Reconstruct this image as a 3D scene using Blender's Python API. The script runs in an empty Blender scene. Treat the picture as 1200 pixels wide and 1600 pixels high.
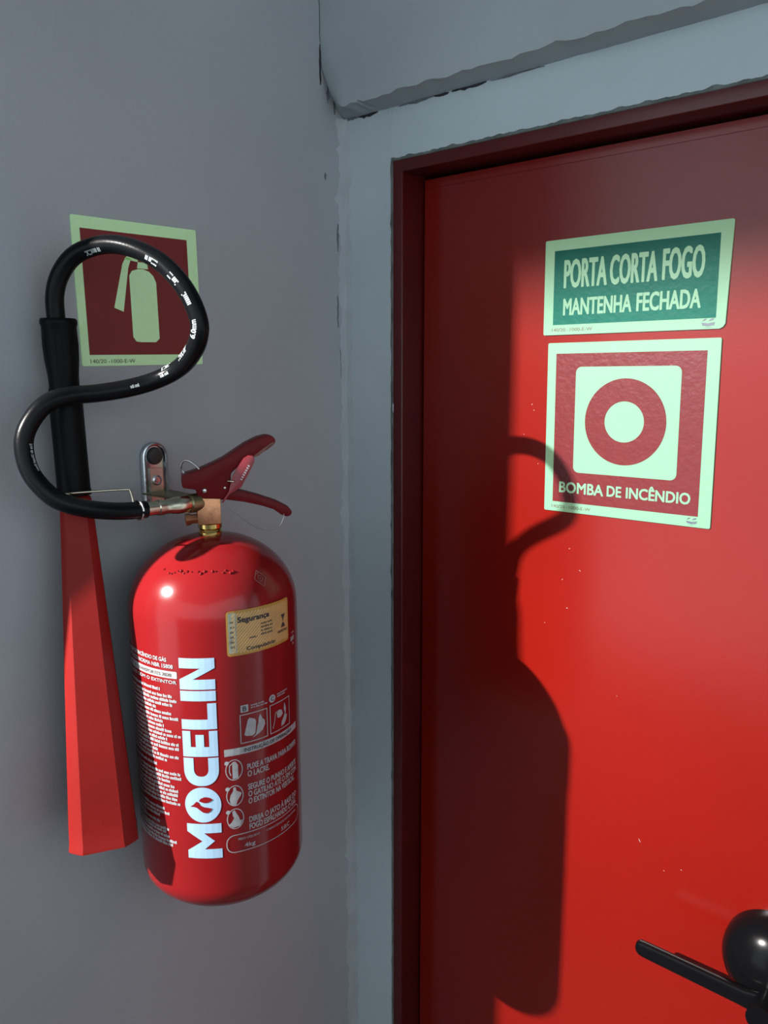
import bpy, bmesh, math, random
from mathutils import Vector, Matrix

R_ = random.Random(7)
SC = bpy.context.scene
COL = SC.collection

# ------------------------------------------------------------------ camera
def look(yaw, pitch, roll):
    f = Vector((-math.sin(yaw) * math.cos(pitch), math.cos(yaw) * math.cos(pitch), -math.sin(pitch)))
    r = Vector((math.cos(yaw), math.sin(yaw), 0)); u = r.cross(f)
    r2 = r * math.cos(roll) + u * math.sin(roll); u2 = u * math.cos(roll) - r * math.sin(roll)
    return Matrix((r2, u2, -f)).transposed()
cd = bpy.data.cameras.new('camera'); cam = bpy.data.objects.new('camera', cd); COL.objects.link(cam)
cd.sensor_fit = 'VERTICAL'; cd.sensor_height = 24.0; cd.lens = 24.0 * 1243.78 / 1600.0
cd.clip_start = 0.02
cam.matrix_world = Matrix.Translation((0.7802, -0.8148, 1.72)) @ look(0.7181, 0.1829, -0.0027).to_4x4()
SC.camera = cam

# ------------------------------------------------------------------ world, lamp, exposure
WORLD_STRENGTH = 1.9
LAMP_W = 58.0
w = bpy.data.worlds.new('world'); SC.world = w; w.use_nodes = True
bg = w.node_tree.nodes['Background']
bg.inputs[0].default_value = (0.80, 0.92, 1.0, 1); bg.inputs[1].default_value = WORLD_STRENGTH

ld = bpy.data.lights.new('hall_lamp', 'AREA'); ld.shape = 'RECTANGLE'; ld.size = 0.060; ld.size_y = 0.020; ld.energy = LAMP_W
ld.color = (1.0, 0.95, 0.90); ld.spread = math.radians(70)
lamp = bpy.data.objects.new('hall_lamp', ld); COL.objects.link(lamp)
lamp.location = (-0.815, -2.66, 2.92)
lamp.rotation_euler = (Vector((0.35, 0.04, 1.3)) - Vector(lamp.location)).to_track_quat('-Z', 'Y').to_euler()

vs = SC.view_settings
vs.view_transform = 'Standard'; vs.look = 'None'; vs.gamma = 1.0; vs.use_curve_mapping = False; vs.exposure = 0.0
SC.cycles.use_denoising = True

# ------------------------------------------------------------------ materials
def mat(name, col, rough=0.5, metal=0.0, var=0.0, vscale=8.0, bump=0.0, bscale=300.0, coat=0.0, spec=0.5,
        emit=None, es=0.0, col2=None, bdist=0.001, dirt=None):
    m = bpy.data.materials.new(name); m.use_nodes = True
    nt = m.node_tree; b = nt.nodes['Principled BSDF']
    b.inputs['Base Color'].default_value = (*col, 1); b.inputs['Roughness'].default_value = rough
    b.inputs['Metallic'].default_value = metal; b.inputs['Specular IOR Level'].default_value = spec
    b.inputs['Coat Weight'].default_value = coat; b.inputs['Coat Roughness'].default_value = 0.08
    tc = nt.nodes.new('ShaderNodeTexCoord')
    n = nt.nodes.new('ShaderNodeTexNoise'); n.inputs['Scale'].default_value = vscale; n.inputs['Detail'].default_value = 5
    nt.links.new(tc.outputs['Object'], n.inputs['Vector'])
    rmp = nt.nodes.new('ShaderNodeValToRGB')
    c2 = col2 or tuple(max(0, c * (1 - var)) for c in col); c1 = col if col2 else tuple(min(1, c * (1 + var)) for c in col)
    rmp.color_ramp.elements[0].color = (*c2, 1); rmp.color_ramp.elements[1].color = (*c1, 1)
    rmp.color_ramp.elements[0].position = 0.3; rmp.color_ramp.elements[1].position = 0.7
    nt.links.new(n.outputs[0], rmp.inputs[0])
    last = rmp.outputs[0]
    if dirt:
        n3 = nt.nodes.new('ShaderNodeTexNoise'); n3.inputs['Scale'].default_value = dirt[0]; n3.inputs['Detail'].default_value = 8
        nt.links.new(tc.outputs['Object'], n3.inputs['Vector'])
        r3 = nt.nodes.new('ShaderNodeValToRGB'); r3.color_ramp.elements[0].position = dirt[1]; r3.color_ramp.elements[1].position = dirt[1] + 0.05
        nt.links.new(n3.outputs[0], r3.inputs[0])
        mx = nt.nodes.new('ShaderNodeMix'); mx.data_type = 'RGBA'
        nt.links.new(r3.outputs[0], mx.inputs['Factor']); nt.links.new(last, mx.inputs['A']); mx.inputs['B'].default_value = (*dirt[2], 1)
        last = mx.outputs['Result']
    nt.links.new(last, b.inputs['Base Color'])
    if bump:
        n2 = nt.nodes.new('ShaderNodeTexNoise'); n2.inputs['Scale'].default_value = bscale; n2.inputs['Detail'].default_value = 3
        nt.links.new(tc.outputs['Object'], n2.inputs['Vector'])
        bp = nt.nodes.new('ShaderNodeBump'); bp.inputs['Strength'].default_value = bump; bp.inputs['Distance'].default_value = bdist
        nt.links.new(n2.outputs[0], bp.inputs['Height']); nt.links.new(bp.outputs[0], b.inputs['Normal'])
    if emit:
        b.inputs['Emission Color'].default_value = (*emit, 1); b.inputs['Emission Strength'].default_value = es
    return m

M = {
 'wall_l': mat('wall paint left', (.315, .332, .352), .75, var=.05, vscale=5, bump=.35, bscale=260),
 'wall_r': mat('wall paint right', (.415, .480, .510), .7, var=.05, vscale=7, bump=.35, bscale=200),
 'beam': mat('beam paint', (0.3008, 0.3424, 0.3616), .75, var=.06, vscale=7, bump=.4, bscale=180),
 'crack': mat('open crack', (0.0224, 0.0224, 0.0269), .95, var=.4, vscale=60),
 'crack_soft': mat('shallow crack', (0.1088, 0.1216, 0.1344), .95, var=.3, vscale=60),
 'filler': mat('old plaster bead', (0.1024, 0.1184, 0.1120), .9, var=.45, vscale=40, bump=.6, bscale=150),
 'floor': mat('floor cement', (0.08, 0.08, 0.08), .7, var=.15, vscale=3, bump=.2, bscale=80),
 'ceil': mat('ceiling paint', (0.3200, 0.3328, 0.3456), .8, var=.05),
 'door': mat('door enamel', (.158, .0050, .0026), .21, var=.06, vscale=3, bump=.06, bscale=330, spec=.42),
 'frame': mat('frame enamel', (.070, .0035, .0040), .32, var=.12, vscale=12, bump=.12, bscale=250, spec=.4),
 'speck': mat('paint chip', (0.3520, 0.2240, 0.2112), .6),
 'black': mat('black enamel', (.0030, .0030, .0036), .20, var=.1, spec=.12),
 'hose': mat('black rubber', (.0040, .0045, .0055), .26, var=.2, vscale=40, bump=.08, bscale=500, spec=.09),
 'grip': mat('black plastic', (.0035, .0040, .0046), .42, var=.2, vscale=30, bump=.1, bscale=400, spec=.07),
 'print_hose': mat('hose print', (0.2688, 0.3072, 0.3200), .6, var=.3, vscale=300),
 'red': mat('extinguisher enamel', (.172, .0075, .0090), .17, var=.05, vscale=8, bump=.06, bscale=110, spec=.30),
 'lever': mat('lever enamel', (.110, .0062, .0080), .38, var=.1, vscale=40, bump=.1, bscale=400, spec=.10),
 'horn': mat('horn plastic', (.190, .0095, .0078), .42, var=.08, vscale=14, bump=.12, bscale=160, spec=.14),
 'horn_in': mat('horn inside', (0.0640, 0.0051, 0.0038), .6),
 'brass': mat('polished brass', (0.5610, 0.4080, 0.1360), .22, 1.0, var=.15, vscale=50),
 'copper': mat('brushed brass block', (0.5270, 0.2550, 0.1360), .42, 1.0, var=.2, vscale=120, bump=.15, bscale=700),
 'nickel': mat('nickel', (0.5270, 0.4845, 0.3740), .22, 1.0, var=.12, vscale=80),
 'olive': mat('dull olive plating', (0.2210, 0.2125, 0.1190), .38, 1.0, var=.25, vscale=60),
 'chrome': mat('zinc plate', (0.5100, 0.5440, 0.5695), .26, 1.0, var=.18, vscale=50, bump=.1, bscale=300),
 'steel': mat('steel wire', (0.4675, 0.4675, 0.4675), .28, 1.0, var=.2, vscale=80),
 'rubber': mat('dark screw', (0.0224, 0.0224, 0.0243), .5, var=.3, vscale=100),
 'tag': mat('red seal plastic', (0.2112, 0.0115, 0.0192), .35, var=.1, vscale=60),
 'white': mat('white print', (.255, .390, .520), .55, var=.04, vscale=60, spec=.3),
 'white_s': mat('white small print', (.29, .30, .315), .55, var=.12, vscale=200),
 'seam': mat('corner plaster', (.345, .370, .390), .75, var=.06, vscale=30, bump=.4, bscale=200),
 'tab': mat('worn nickel tab', (.62, .56, .50), .48, 1.0, var=.2, vscale=60),
 'ghost': mat('faded print', (0.1920, 0.0640, 0.0640), .55, var=.2, vscale=200),
 'dark_print': mat('dark print', (0.0224, 0.0224, 0.0288), .6),
 'brown_print': mat('brown print', (0.1024, 0.0832, 0.0640), .6),
 'yellow': mat('yellow sticker', (.42, .205, .028), .45, vscale=60, col2=(.33, .20, .04)),
 'yellow_l': mat('sticker hatching', (.52, .34, .15), .5, var=.1, vscale=60),
 'foil': mat('sticker foil', (0.2688, 0.2944, 0.2304), .35, var=.3, vscale=90),
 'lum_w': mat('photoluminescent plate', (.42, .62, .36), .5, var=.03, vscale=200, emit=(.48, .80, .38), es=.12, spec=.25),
 'sign_red': mat('sign red', (.180, .026, .026), .45, var=.05, vscale=80, spec=.22),
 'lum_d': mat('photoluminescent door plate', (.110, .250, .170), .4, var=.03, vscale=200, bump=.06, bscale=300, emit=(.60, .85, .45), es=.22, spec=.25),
 'sign_red_d': mat('door sign red', (.110, .0125, .0150), .30, var=.05, vscale=80, bump=.35, bscale=170, spec=.30),
 'green': mat('sign green', (.003, .098, .070), .36, var=.06, vscale=80, bump=.20, bscale=170, spec=.12),
 'logo': mat('logo grey', (0.0640, 0.0832, 0.1088), .5, var=.3, vscale=400),
}

# ------------------------------------------------------------------ object helpers
def link(name, me, m, parent=None, smooth=False, angle=40):
    o = bpy.data.objects.new(name, me); COL.objects.link(o)
    if m is not None:
        me.materials.clear(); me.materials.append(M[m] if isinstance(m, str) else m)
    if parent is not None: o.parent = parent
    if smooth:
        me.polygons.foreach_set('use_smooth', [True] * len(me.polygons))
        bm = bmesh.new(); bm.from_mesh(me); a = math.radians(angle)
        for e in bm.edges:
            if len(e.link_faces) == 2 and e.calc_face_angle(0) > a: e.smooth = False
        bm.to_mesh(me); bm.free()
    return o
def obj(name, bm, m, parent=None, smooth=False, angle=40, norm=True):
    if norm: bmesh.ops.recalc_face_normals(bm, faces=bm.faces)
    me = bpy.data.meshes.new(name); bm.to_mesh(me); bm.free()
    return link(name, me, m, parent, smooth, angle)
def empty(name, loc=(0, 0, 0)):
    o = bpy.data.objects.new(name, None); COL.objects.link(o); o.location = loc; o.empty_display_size = 0.02
    return o
def tag(o, label, cat=None, kind=None, group=None):
    o['label'] = label
    if cat: o['category'] = cat
    if kind: o['kind'] = kind
    if group: o['group'] = group
    return o
def box(bm, x0, x1, y0, y1, z0, z1):
    v = [bm.verts.new(p) for p in ((x0, y0, z0), (x1, y0, z0), (x1, y1, z0), (x0, y1, z0), (x0, y0, z1), (x1, y0, z1), (x1, y1, z1), (x0, y1, z1))]
    fs = [(3, 2, 1, 0), (4, 5, 6, 7), (0, 1, 5, 4), (1, 2, 6, 5), (2, 3, 7, 6), (3, 0, 4, 7)]
    return [bm.faces.new([v[i] for i in f]) for f in fs]
def bevel_all(bm, w, seg=2, ang=30):
    es = [e for e in bm.edges if len(e.link_faces) == 2 and e.calc_face_angle(0) > math.radians(ang)]
    bmesh.ops.bevel(bm, geom=es, offset=w, segments=seg, affect='EDGES', profile=.5)
def frame_of(d, up=Vector((0, 0, 1))):
    d = d.normalized()
    if abs(d.dot(up)) > .98: up = Vector((1, 0, 0))
    a = d.cross(up).normalized(); return a, a.cross(d).normalized()
def lathe(bm, prof, origin, axis=Vector((0, 0, 1)), n=64, rot=0.0, cap0=False, cap1=False):
    origin = Vector(origin); axis = Vector(axis).normalized()
    if abs(axis.z) > .999: a, b = Vector((1, 0, 0)), Vector((0, 1, 0))
    else: a, b = frame_of(axis)
    rings = []
    for r, h in prof:
        if r < 1e-6: rings.append([bm.verts.new(origin + axis * h)]); continue
        rings.append([bm.verts.new(origin + axis * h + (a * math.cos(rot + 2 * math.pi * i / n) + b * math.sin(rot + 2 * math.pi * i / n)) * r) for i in range(n)])
    for p, q in zip(rings, rings[1:]):
        for i in range(n):
            j = (i + 1) % n
            if len(p) == 1 and len(q) == 1: continue
            if len(p) == 1: bm.faces.new((p[0], q[j], q[i]))
            elif len(q) == 1: bm.faces.new((p[i], p[j], q[0]))
            else: bm.faces.new((p[i], p[j], q[j], q[i]))
    if cap0 and len(rings[0]) > 1: bm.faces.new(rings[0][::-1])
    if cap1 and len(rings[-1]) > 1: bm.faces.new(rings[-1])
def spline(pts, sub=10):
    P = [Vector(p) for p in pts]; P = [P[0] * 2 - P[1]] + P + [P[-1] * 2 - P[-2]]
    out = []
    for i in range(1, len(P) - 2):
        p0, p1, p2, p3 = P[i - 1:i + 3]
        for k in range(sub):
            t = k / sub
            out.append(.5 * ((2 * p1) + (p2 - p0) * t + (2 * p0 - 5 * p1 + 4 * p2 - p3) * t * t + (3 * p1 - p0 - 3 * p2 + p3) * t ** 3))
    out.append(P[-2]); return out
def smooth_path(P, it=4):
    P = [p.copy() for p in P]
    for _ in range(it):
        P = [P[0]] + [(P[i - 1] + P[i] * 2 + P[i + 1]) / 4 for i in range(1, len(P) - 1)] + [P[-1]]
    return P
def tube(bm, P, r, n=16, caps=True):
    P = [Vector(p) for p in P]; rr = r if isinstance(r, (list, tuple)) else [r] * len(P)
    t0 = (P[1] - P[0]).normalized(); a, b = frame_of(t0); rings = []; prev = t0
    for i, p in enumerate(P):
        t = (P[min(i + 1, len(P) - 1)] - P[max(i - 1, 0)]).normalized()
        q = prev.rotation_difference(t); a = q @ a; b = q @ b; prev = t
        rings.append([bm.verts.new(p + (a * math.cos(2 * math.pi * k / n) + b * math.sin(2 * math.pi * k / n)) * rr[i]) for k in range(n)])
    for A, B in zip(rings, rings[1:]):
        for k in range(n): bm.faces.new((A[k], A[(k + 1) % n], B[(k + 1) % n], B[k]))
    if caps: bm.faces.new(rings[0][::-1]); bm.faces.new(rings[-1])

# ------------------------------------------------------------------ flat print: 2-D shapes kept as lists of triangles-or-quads
def poly2(pts):
    """concave polygon -> triangles (2-D)"""
    bm = bmesh.new(); f = bm.faces.new([bm.verts.new((x, y, 0)) for x, y in pts])
    bmesh.ops.triangulate(bm, faces=[f]); out = [[(v.co.x, v.co.y) for v in q.verts] for q in bm.faces]; bm.free(); return out
def rect2(x0, y0, x1, y1): return [[(x0, y0), (x1, y0), (x1, y1), (x0, y1)]]
def rrect_pts(x0, y0, x1, y1, r, n=6):
    p = []
    for cx, cy, a in ((x1 - r, y1 - r, 0), (x0 + r, y1 - r, 90), (x0 + r, y0 + r, 180), (x1 - r, y0 + r, 270)):
        for k in range(n + 1): t = math.radians(a + 90 * k / n); p.append((cx + r * math.cos(t), cy + r * math.sin(t)))
    return p
def ring2(outer, inner):
    n = len(outer); return [[outer[i], outer[(i + 1) % n], inner[(i + 1) % n], inner[i]] for i in range(n)]
def ell(cx, cy, rx, ry, n=40): return [(cx + rx * math.cos(2 * math.pi * i / n), cy + ry * math.sin(2 * math.pi * i / n)) for i in range(n)]
def fan2(pts):
    cx = sum(p[0] for p in pts) / len(pts); cy = sum(p[1] for p in pts) / len(pts); n = len(pts)
    return [[(cx, cy), pts[i], pts[(i + 1) % n]] for i in range(n)]
def stroke2(pts, wd):
    out = []
    for (x0, y0), (x1, y1) in zip(pts, pts[1:]):
        dx, dy = x1 - x0, y1 - y0; l = math.hypot(dx, dy) or 1; nx, ny = -dy / l * wd / 2, dx / l * wd / 2
        out.append([(x0 + nx, y0 + ny), (x0 - nx, y0 - ny), (x1 - nx, y1 - ny), (x1 + nx, y1 + ny)])
    return out
_TX = {}
def raw_text(body):
    if body in _TX: return _TX[body]
    cu = bpy.data.curves.new('t', 'FONT'); cu.body = body; cu.size = 1; cu.resolution_u = 3; cu.fill_mode = 'FRONT'
    o = bpy.data.objects.new('t', cu); COL.objects.link(o)
    dg = bpy.context.evaluated_depsgraph_get(); me = bpy.data.meshes.new_from_object(o.evaluated_get(dg))
    fs = [[(me.vertices[i].co.x, me.vertices[i].co.y) for i in p.vertices] for p in me.polygons]
    bpy.data.objects.remove(o); bpy.data.curves.remove(cu); bpy.data.meshes.remove(me)
    _TX[body] = fs; return fs
def bbox(fs):
    xs = [p[0] for f in fs for p in f]; ys = [p[1] for f in fs for p in f]; return min(xs), min(ys), max(xs), max(ys)
def text2(body, x0, y0, x1, y1, bold=0.0, ref='H', slant=0.0):
    """text stretched so that its width runs x0..x1 and its capitals y0..y1; bold = extra stroke as a share of the capital height"""
    fs = raw_text(body); b = bbox(fs); h = bbox(raw_text(ref)); g = bold * (y1 - y0)
    x0 += g * .6; x1 -= g * .6; y0 += g * .5; y1 -= g * .5
    sx = (x1 - x0) / (b[2] - b[0]); sy = (y1 - y0) / (h[3] - h[1]); out = []
    cps = [(0, 0)] if not bold else [(-g * .6, 0), (g * .6, 0), (-g * .4, g * .5), (g * .4, -g * .5), (g * .4, g * .5), (-g * .4, -g * .5), (0, 0)]
    for k, (dx, dy) in enumerate(cps):
        out += [[(x0 + dx + (x - b[0]) * sx, y0 + dy + (y - h[1]) * sy, k * 1.2e-5) for x, y in f] for f in fs]
    return out
def greek2(x0, x1, y0, y1, wch=None):
    """a line of print too small to read: word-like runs of little strokes"""
    out = []; x = x0; h = y1 - y0; wch = wch or h * .42
    while x < x1 - wch:
        for _ in range(R_.randint(2, 8)):
            if x > x1 - wch: break
            a = y1 if R_.random() < .35 else y0 + h * .78
            out += rect2(x, y0, x + wch * .74, a); x += wch
        x += wch * .55
    return out
def wrap(fs, R, step=4.0, zoff=0.0):
    """2-D (s = arc length, z) -> bmesh on a cylinder of radius R about the local z axis"""
    bm = bmesh.new()
    for f in fs:
        try: bm.faces.new([bm.verts.new((p[0], p[2] if len(p) > 2 else 0, p[1])) for p in f])
        except ValueError: pass
    xs = [v.co.x for v in bm.verts]; st = R * math.radians(step)
    if max(xs) - min(xs) > st * .8:
        k = math.floor(min(xs) / st)
        while k * st < max(xs):
            bmesh.ops.bisect_plane(bm, geom=list(bm.verts) + list(bm.edges) + list(bm.faces), plane_co=(k * st, 0, 0), plane_no=(1, 0, 0)); k += 1
    for v in bm.verts:
        t = v.co.x / R; r = R + v.co.y; v.co = Vector((r * math.cos(t), r * math.sin(t), v.co.z))
    return bm
def flat(fs, origin, ux, uz, nrm, h):
    """2-D -> bmesh at origin + ux*x + uz*y, lifted h along nrm"""
    bm = bmesh.new()
    for f in fs:
        try: bm.faces.new([bm.verts.new(origin + ux * p[0] + uz * p[1] + nrm * (h + (p[2] if len(p) > 2 else 0))) for p in f])
        except ValueError: pass
    return bm
def orient(bm, nrm):
    bm.normal_update()
    for f in bm.faces:
        if f.normal.dot(nrm) < 0: f.normal_flip()
    return bm
def plate(pts, origin, ux, uz, nrm, h0, h1, bev=0.0):
    bm = bmesh.new()
    lo = [bm.verts.new(origin + ux * x + uz * y + nrm * h0) for x, y in pts]; hi = [bm.verts.new(origin + ux * x + uz * y + nrm * h1) for x, y in pts]
    n = len(pts); bm.faces.new(hi); bm.faces.new(lo[::-1])
    for i in range(n): bm.faces.new((lo[i], lo[(i + 1) % n], hi[(i + 1) % n], hi[i]))
    if bev:
        bmesh.ops.recalc_face_normals(bm, faces=bm.faces)
        bevel_all(bm, bev, 2, 40)
    return bm

# ================================================================== THE SETTING
H = 3.2; EDGE = -0.586; TW = 0.155; LINTEL = 2.9
XJ, XR, ZT, LEAF = 0.0834, 0.0998, 1.9743, 0.0424
DW = 0.70                                  # frame opening width
XR2 = XR + DW; XJ2 = XR2 + (XR - XJ)
ZB = 2.0375                                # underside of the beam
bm = bmesh.new(); box(bm, -2.6, 2.6, -3.6, 0.14, -0.1, 0); tag(obj('floor', bm, 'floor'), 'dark cement floor of the landing', kind='structure')
bm = bmesh.new(); box(bm, -2.6, 2.6, -3.6, 0.14, H, H + .1); tag(obj('ceiling', bm, 'ceil'), 'pale painted ceiling of the landing', kind='structure')
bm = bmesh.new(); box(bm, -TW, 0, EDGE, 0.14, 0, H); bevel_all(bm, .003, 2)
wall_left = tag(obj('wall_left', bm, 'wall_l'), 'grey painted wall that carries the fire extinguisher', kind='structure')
bm = bmesh.new(); box(bm, -TW, 0, -3.6, EDGE, LINTEL, H)
tag(obj('trim_1', bm, 'wall_l'), 'grey lintel over the wide hall opening', kind='structure')

bm = bmesh.new(); box(bm, -2.6, -TW - .01, -2.16, -1.98, 2.7126, H)
tag(obj('added_hall_beam', bm, 'wall_l'), 'added unseen grey beam across the hall, cutting the lamp light high on the door', kind='structure')  # unseen beam, added to cut the lamp light on the upper door

bm = bmesh.new(); box(bm, -1.25, -1.1, -2.85, .14, 0, H)
tag(obj('added_hall_wall', bm, 'wall_l'), 'added unseen grey wall in the hall, blocking the sky reflected in the door', kind='structure')  # unseen wall, added to keep sky reflection off the left of the door
bm = bmesh.new(); box(bm, 1.5, 1.62, -2.2, .0, 0, 1.45); box(bm, .25, 1.5, -2.2, -2.08, 0, 1.45)
tag(obj('added_parapet', bm, 'wall_l'), 'added unseen grey parapet, blocking low light from the open sides of the landing', kind='structure')  # unseen parapet, added to block low light and darken the lower walls
bm = bmesh.new(); box(bm, 0, 2.0, -2.6, .0, 2.5, 2.62)
tag(obj('added_slab', bm, 'ceil'), 'added unseen grey slab over the landing, blocking light from above', kind='structure')  # unseen slab, added to block sky light and darken the wall tops

def wob(t, s, amp):
    return amp * (math.sin(t * 61 + s) * .4 + math.sin(t * 143 + s * 2.3) * .3 + math.sin(t * 330 + s * 3.1) * .3)
# door wall: pier beside the door, strip over the frame, pier on the other side; edges along the frame are ragged
bm = bmesh.new()
NZ = 220
def strip(bm, rows, back):
    """rows: list of (inner point, ragged outer point, outward back point)"""
    V = [[bm.verts.new(p) for p in r] for r in rows]
    for a, b in zip(V, V[1:]):
        for k in range(len(a) - 1): bm.faces.new((a[k], a[k + 1], b[k + 1], b[k]))
rows = []
for i in range(NZ + 1):
    z = 0 + ZB * i / NZ
    j = wob(z, 1.0, .0016) + (.0012 if R_.random() < .06 else 0)
    rows.append([(0, .1, z), (0, 0, z), (XJ * .5, wob(z, 4, .0006), z), (XJ - .006, 0, z), (XJ + j - .0012, -.0004, z), (XJ + j, .0016, z), (XJ + j, .1, z)])
strip(bm, rows, None)
rows = []
NX = 160
for i in range(NX + 1):
    x = XJ - .0005 + (XJ2 - XJ + .001) * i / NX
    j = wob(x * 1.3, 2.0, .0018) + (.0012 if R_.random() < .08 else 0)
    rows.append([(x, .1, ZB + .01), (x, 0, ZB + .01), (x, 0, ZT + .006), (x, -.0004, ZT - j + .0012), (x, .0016, ZT - j), (x, .1, ZT - j)])
strip(bm, rows, None)
box(bm, XJ2, 2.6, 0, .1, 0, ZB + .01)
box(bm, -.0, 2.6, .1, .14, ZT + .03, ZB + .01); box(bm, 0, XJ - .004, .1, .14, 0, ZB); box(bm, XJ2 + .004, 2.6, .1, .14, 0, ZB)
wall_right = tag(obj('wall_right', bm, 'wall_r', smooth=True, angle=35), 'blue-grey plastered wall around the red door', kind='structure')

# concrete beam standing proud above the door, with a ragged lower edge
bm = bmesh.new(); rows = []
BP = -.042
for i in range(281):
    x = .06 * i / 40 if i < 40 else .06 + 2.54 * (i - 40) / 240
    j = wob(x * 1.1, 5.0, .0022) + (.0025 if R_.random() < .05 else 0); k = wob(x * .8, 9.0, .0020)
    c = max(0.0, 1 - x / .034) ** 1.3; cz = c * (.048 + wob(x * 3, 2.0, .004)); cy = c * .034
    rows.append([(x, .14, H), (x, BP, H), (x, BP, ZB + .05 + cz), (x, BP + .001, ZB + .008 + j * .3 + cz), (x, BP + .003 + k * .4 + cy * .35, ZB + .001 + j + cz * .62), (x, -.012 + cy * .1, ZB + j * .5 + cz * .12), (x, .004, ZB - .001), (x, .14, ZB)])
strip(bm, rows, None)
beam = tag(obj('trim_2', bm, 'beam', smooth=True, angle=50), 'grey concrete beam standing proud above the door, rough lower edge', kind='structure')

# plaster seam in the corner, uneven
bm = bmesh.new(); rows = []
for i in range(261):
    z = ZB * i / 260
    a = .0045 + wob(z, 3.0, .0030) + (.003 if R_.random() < .05 else 0); b = .004 + wob(z, 7.0, .002)
    rows.append([(-.0005, -.004 - max(a, .001) * 2.0, z), (.0013, -.003 - a, z), (.0020, -.0022, z), (.001 + max(b, .001), -.0012, z), (.003 + max(b, .001) * 2, .0004, z)])
strip(bm, rows, None)
obj('corner_seam', bm, 'seam', wall_left, smooth=True, angle=60)
# cracks: shallow dark slivers of open plaster in the corner and under the beam
def sliver(name, parent, m, pts, wd, origin, ux, uz, nrm):
    n = len(pts); L = []; Rr = []
    for i, (x, y) in enumerate(pts):
        a = pts[max(i - 1, 0)]; b = pts[min(i + 1, n - 1)]; dx, dy = b[0] - a[0], b[1] - a[1]; l = math.hypot(dx, dy)
        w_ = wd * math.sin(math.pi * (i + .35) / (n - .3)) * (0.6 + .7 * R_.random()) / 2 + .00015
        L.append((x - dy / l * w_, y + dx / l * w_)); Rr.append((x + dy / l * w_, y - dx / l * w_))
    return obj(name, orient(plate(L + Rr[::-1], origin, ux, uz, nrm, -.002, .0006), nrm), m, parent, norm=True)
O = Vector((0, 0, 0)); X = Vector((1, 0, 0)); Y = Vector((0, 1, 0)); Z = Vector((0, 0, 1))
def vline(y, z0, z1, n, amp): return [(y + R_.uniform(-amp, amp), z0 + (z1 - z0) * i / n) for i in range(n + 1)]
for (y, z0, z1, wd, m) in ((-.0425, 2.070, 2.118, .0035, 'crack'), (-.043, 2.12, 2.19, .0012, 'crack_soft'), (-.030, 2.052, 2.071, .0045, 'crack_soft'), (-.018, 2.040, 2.064, .004, 'crack_soft'),
                           (-.0145, 1.870, 1.905, .0028, 'crack_soft'), (-.0165, 1.770, 1.812, .002, 'crack_soft'), (-.0060, 1.60, 1.625, .002, 'crack_soft'), (-.0050, 1.545, 1.562, .0024, 'crack'), (-.005, 1.505, 1.53, .0016, 'crack_soft'), (-.0120, 1.70, 1.74, .0012, 'crack_soft')):
    sliver('crack', wall_left, m, vline(y, z0, z1, 7, .0008), wd, O, Y, Z, X)
sliver('chip', wall_left, 'crack_soft', vline(-.0365, 1.957, 1.966, 4, .0006), .003, O, Y, Z, X)
def hline(x0, x1, z, n, amp): return [(x0 + (x1 - x0) * i / n, z + R_.uniform(-amp, amp)) for i in range(n + 1)]
for (x0, x1, wd, m) in ((.028, .060, .0060, 'crack'), (.095, .150, .0035, 'crack_soft'), (.150, .172, .0040, 'crack'), (.176, .225, .0040, 'crack'), (.002, .030, .0030, 'crack_soft'), (.23, .30, .0018, 'crack_soft')):
    sliver('crack', beam, m, hline(x0, x1, ZB - .0015, 8, .0006), wd, O, X, Z, -Y)
# old filler bead along the frame
bm = bmesh.new(); rows = []
for i in range(181):
    z = .0 + ZT * i / 180
    a = .0010 + abs(wob(z, 11.0, .0028)) * (1 if z > 1.4 else .55)
    rows.append([(XJ - .0015 - a, .0006, z), (XJ - a * .6, -.0009, z), (XJ + .0008, -.0006, z), (XJ + .002, .003, z)])
strip(bm, rows, None)
obj('filler_bead', bm, 'filler', wall_right, smooth=True, angle=60)
bm = bmesh.new(); rows = []
for i in range(181):
    x = XJ - .001 + (DW + .03) * i / 180
    a = .0012 + abs(wob(x, 13.0, .0030))
    rows.append([(x, .0006, ZT + .0016 + a), (x, -.0009, ZT + a * .6), (x, -.0006, ZT - .0008), (x, .003, ZT - .002)])
strip(bm, rows, None)
obj('filler_bead', bm, 'filler', wall_right, smooth=True, angle=60)

# steel door frame
bm = bmesh.new()
HD = .0155
def cbox(*a):
    b2 = bmesh.new(); box(b2, *a); bmesh.ops.recalc_face_normals(b2, faces=b2.faces); bevel_all(b2, .0014, 3)
    me = bpy.data.meshes.new('x'); b2.to_mesh(me); b2.free(); return me
parts = [cbox(XJ - .006, XR, .0008, .09, 0, ZT + .004), cbox(XR2, XJ2 + .006, .0008, .09, 0, ZT + .004), cbox(XR - .002, XR2 + .002, .0008, .09, ZT - HD, ZT + .004)]
for me in parts: bm.from_mesh(me); bpy.data.meshes.remove(me)
box(bm, XR - .001, XR + .014, LEAF + .043, .09, 0, ZT - HD); box(bm, XR2 - .014, XR2 + .001, LEAF + .043, .09, 0, ZT - HD); box(bm, XR, XR2, LEAF + .043, .09, ZT - HD - .014, ZT - HD + .001)
tag(obj('trim_3', bm, 'frame', smooth=True, angle=35), 'dark red steel frame around the fire door', kind='structure')
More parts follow.
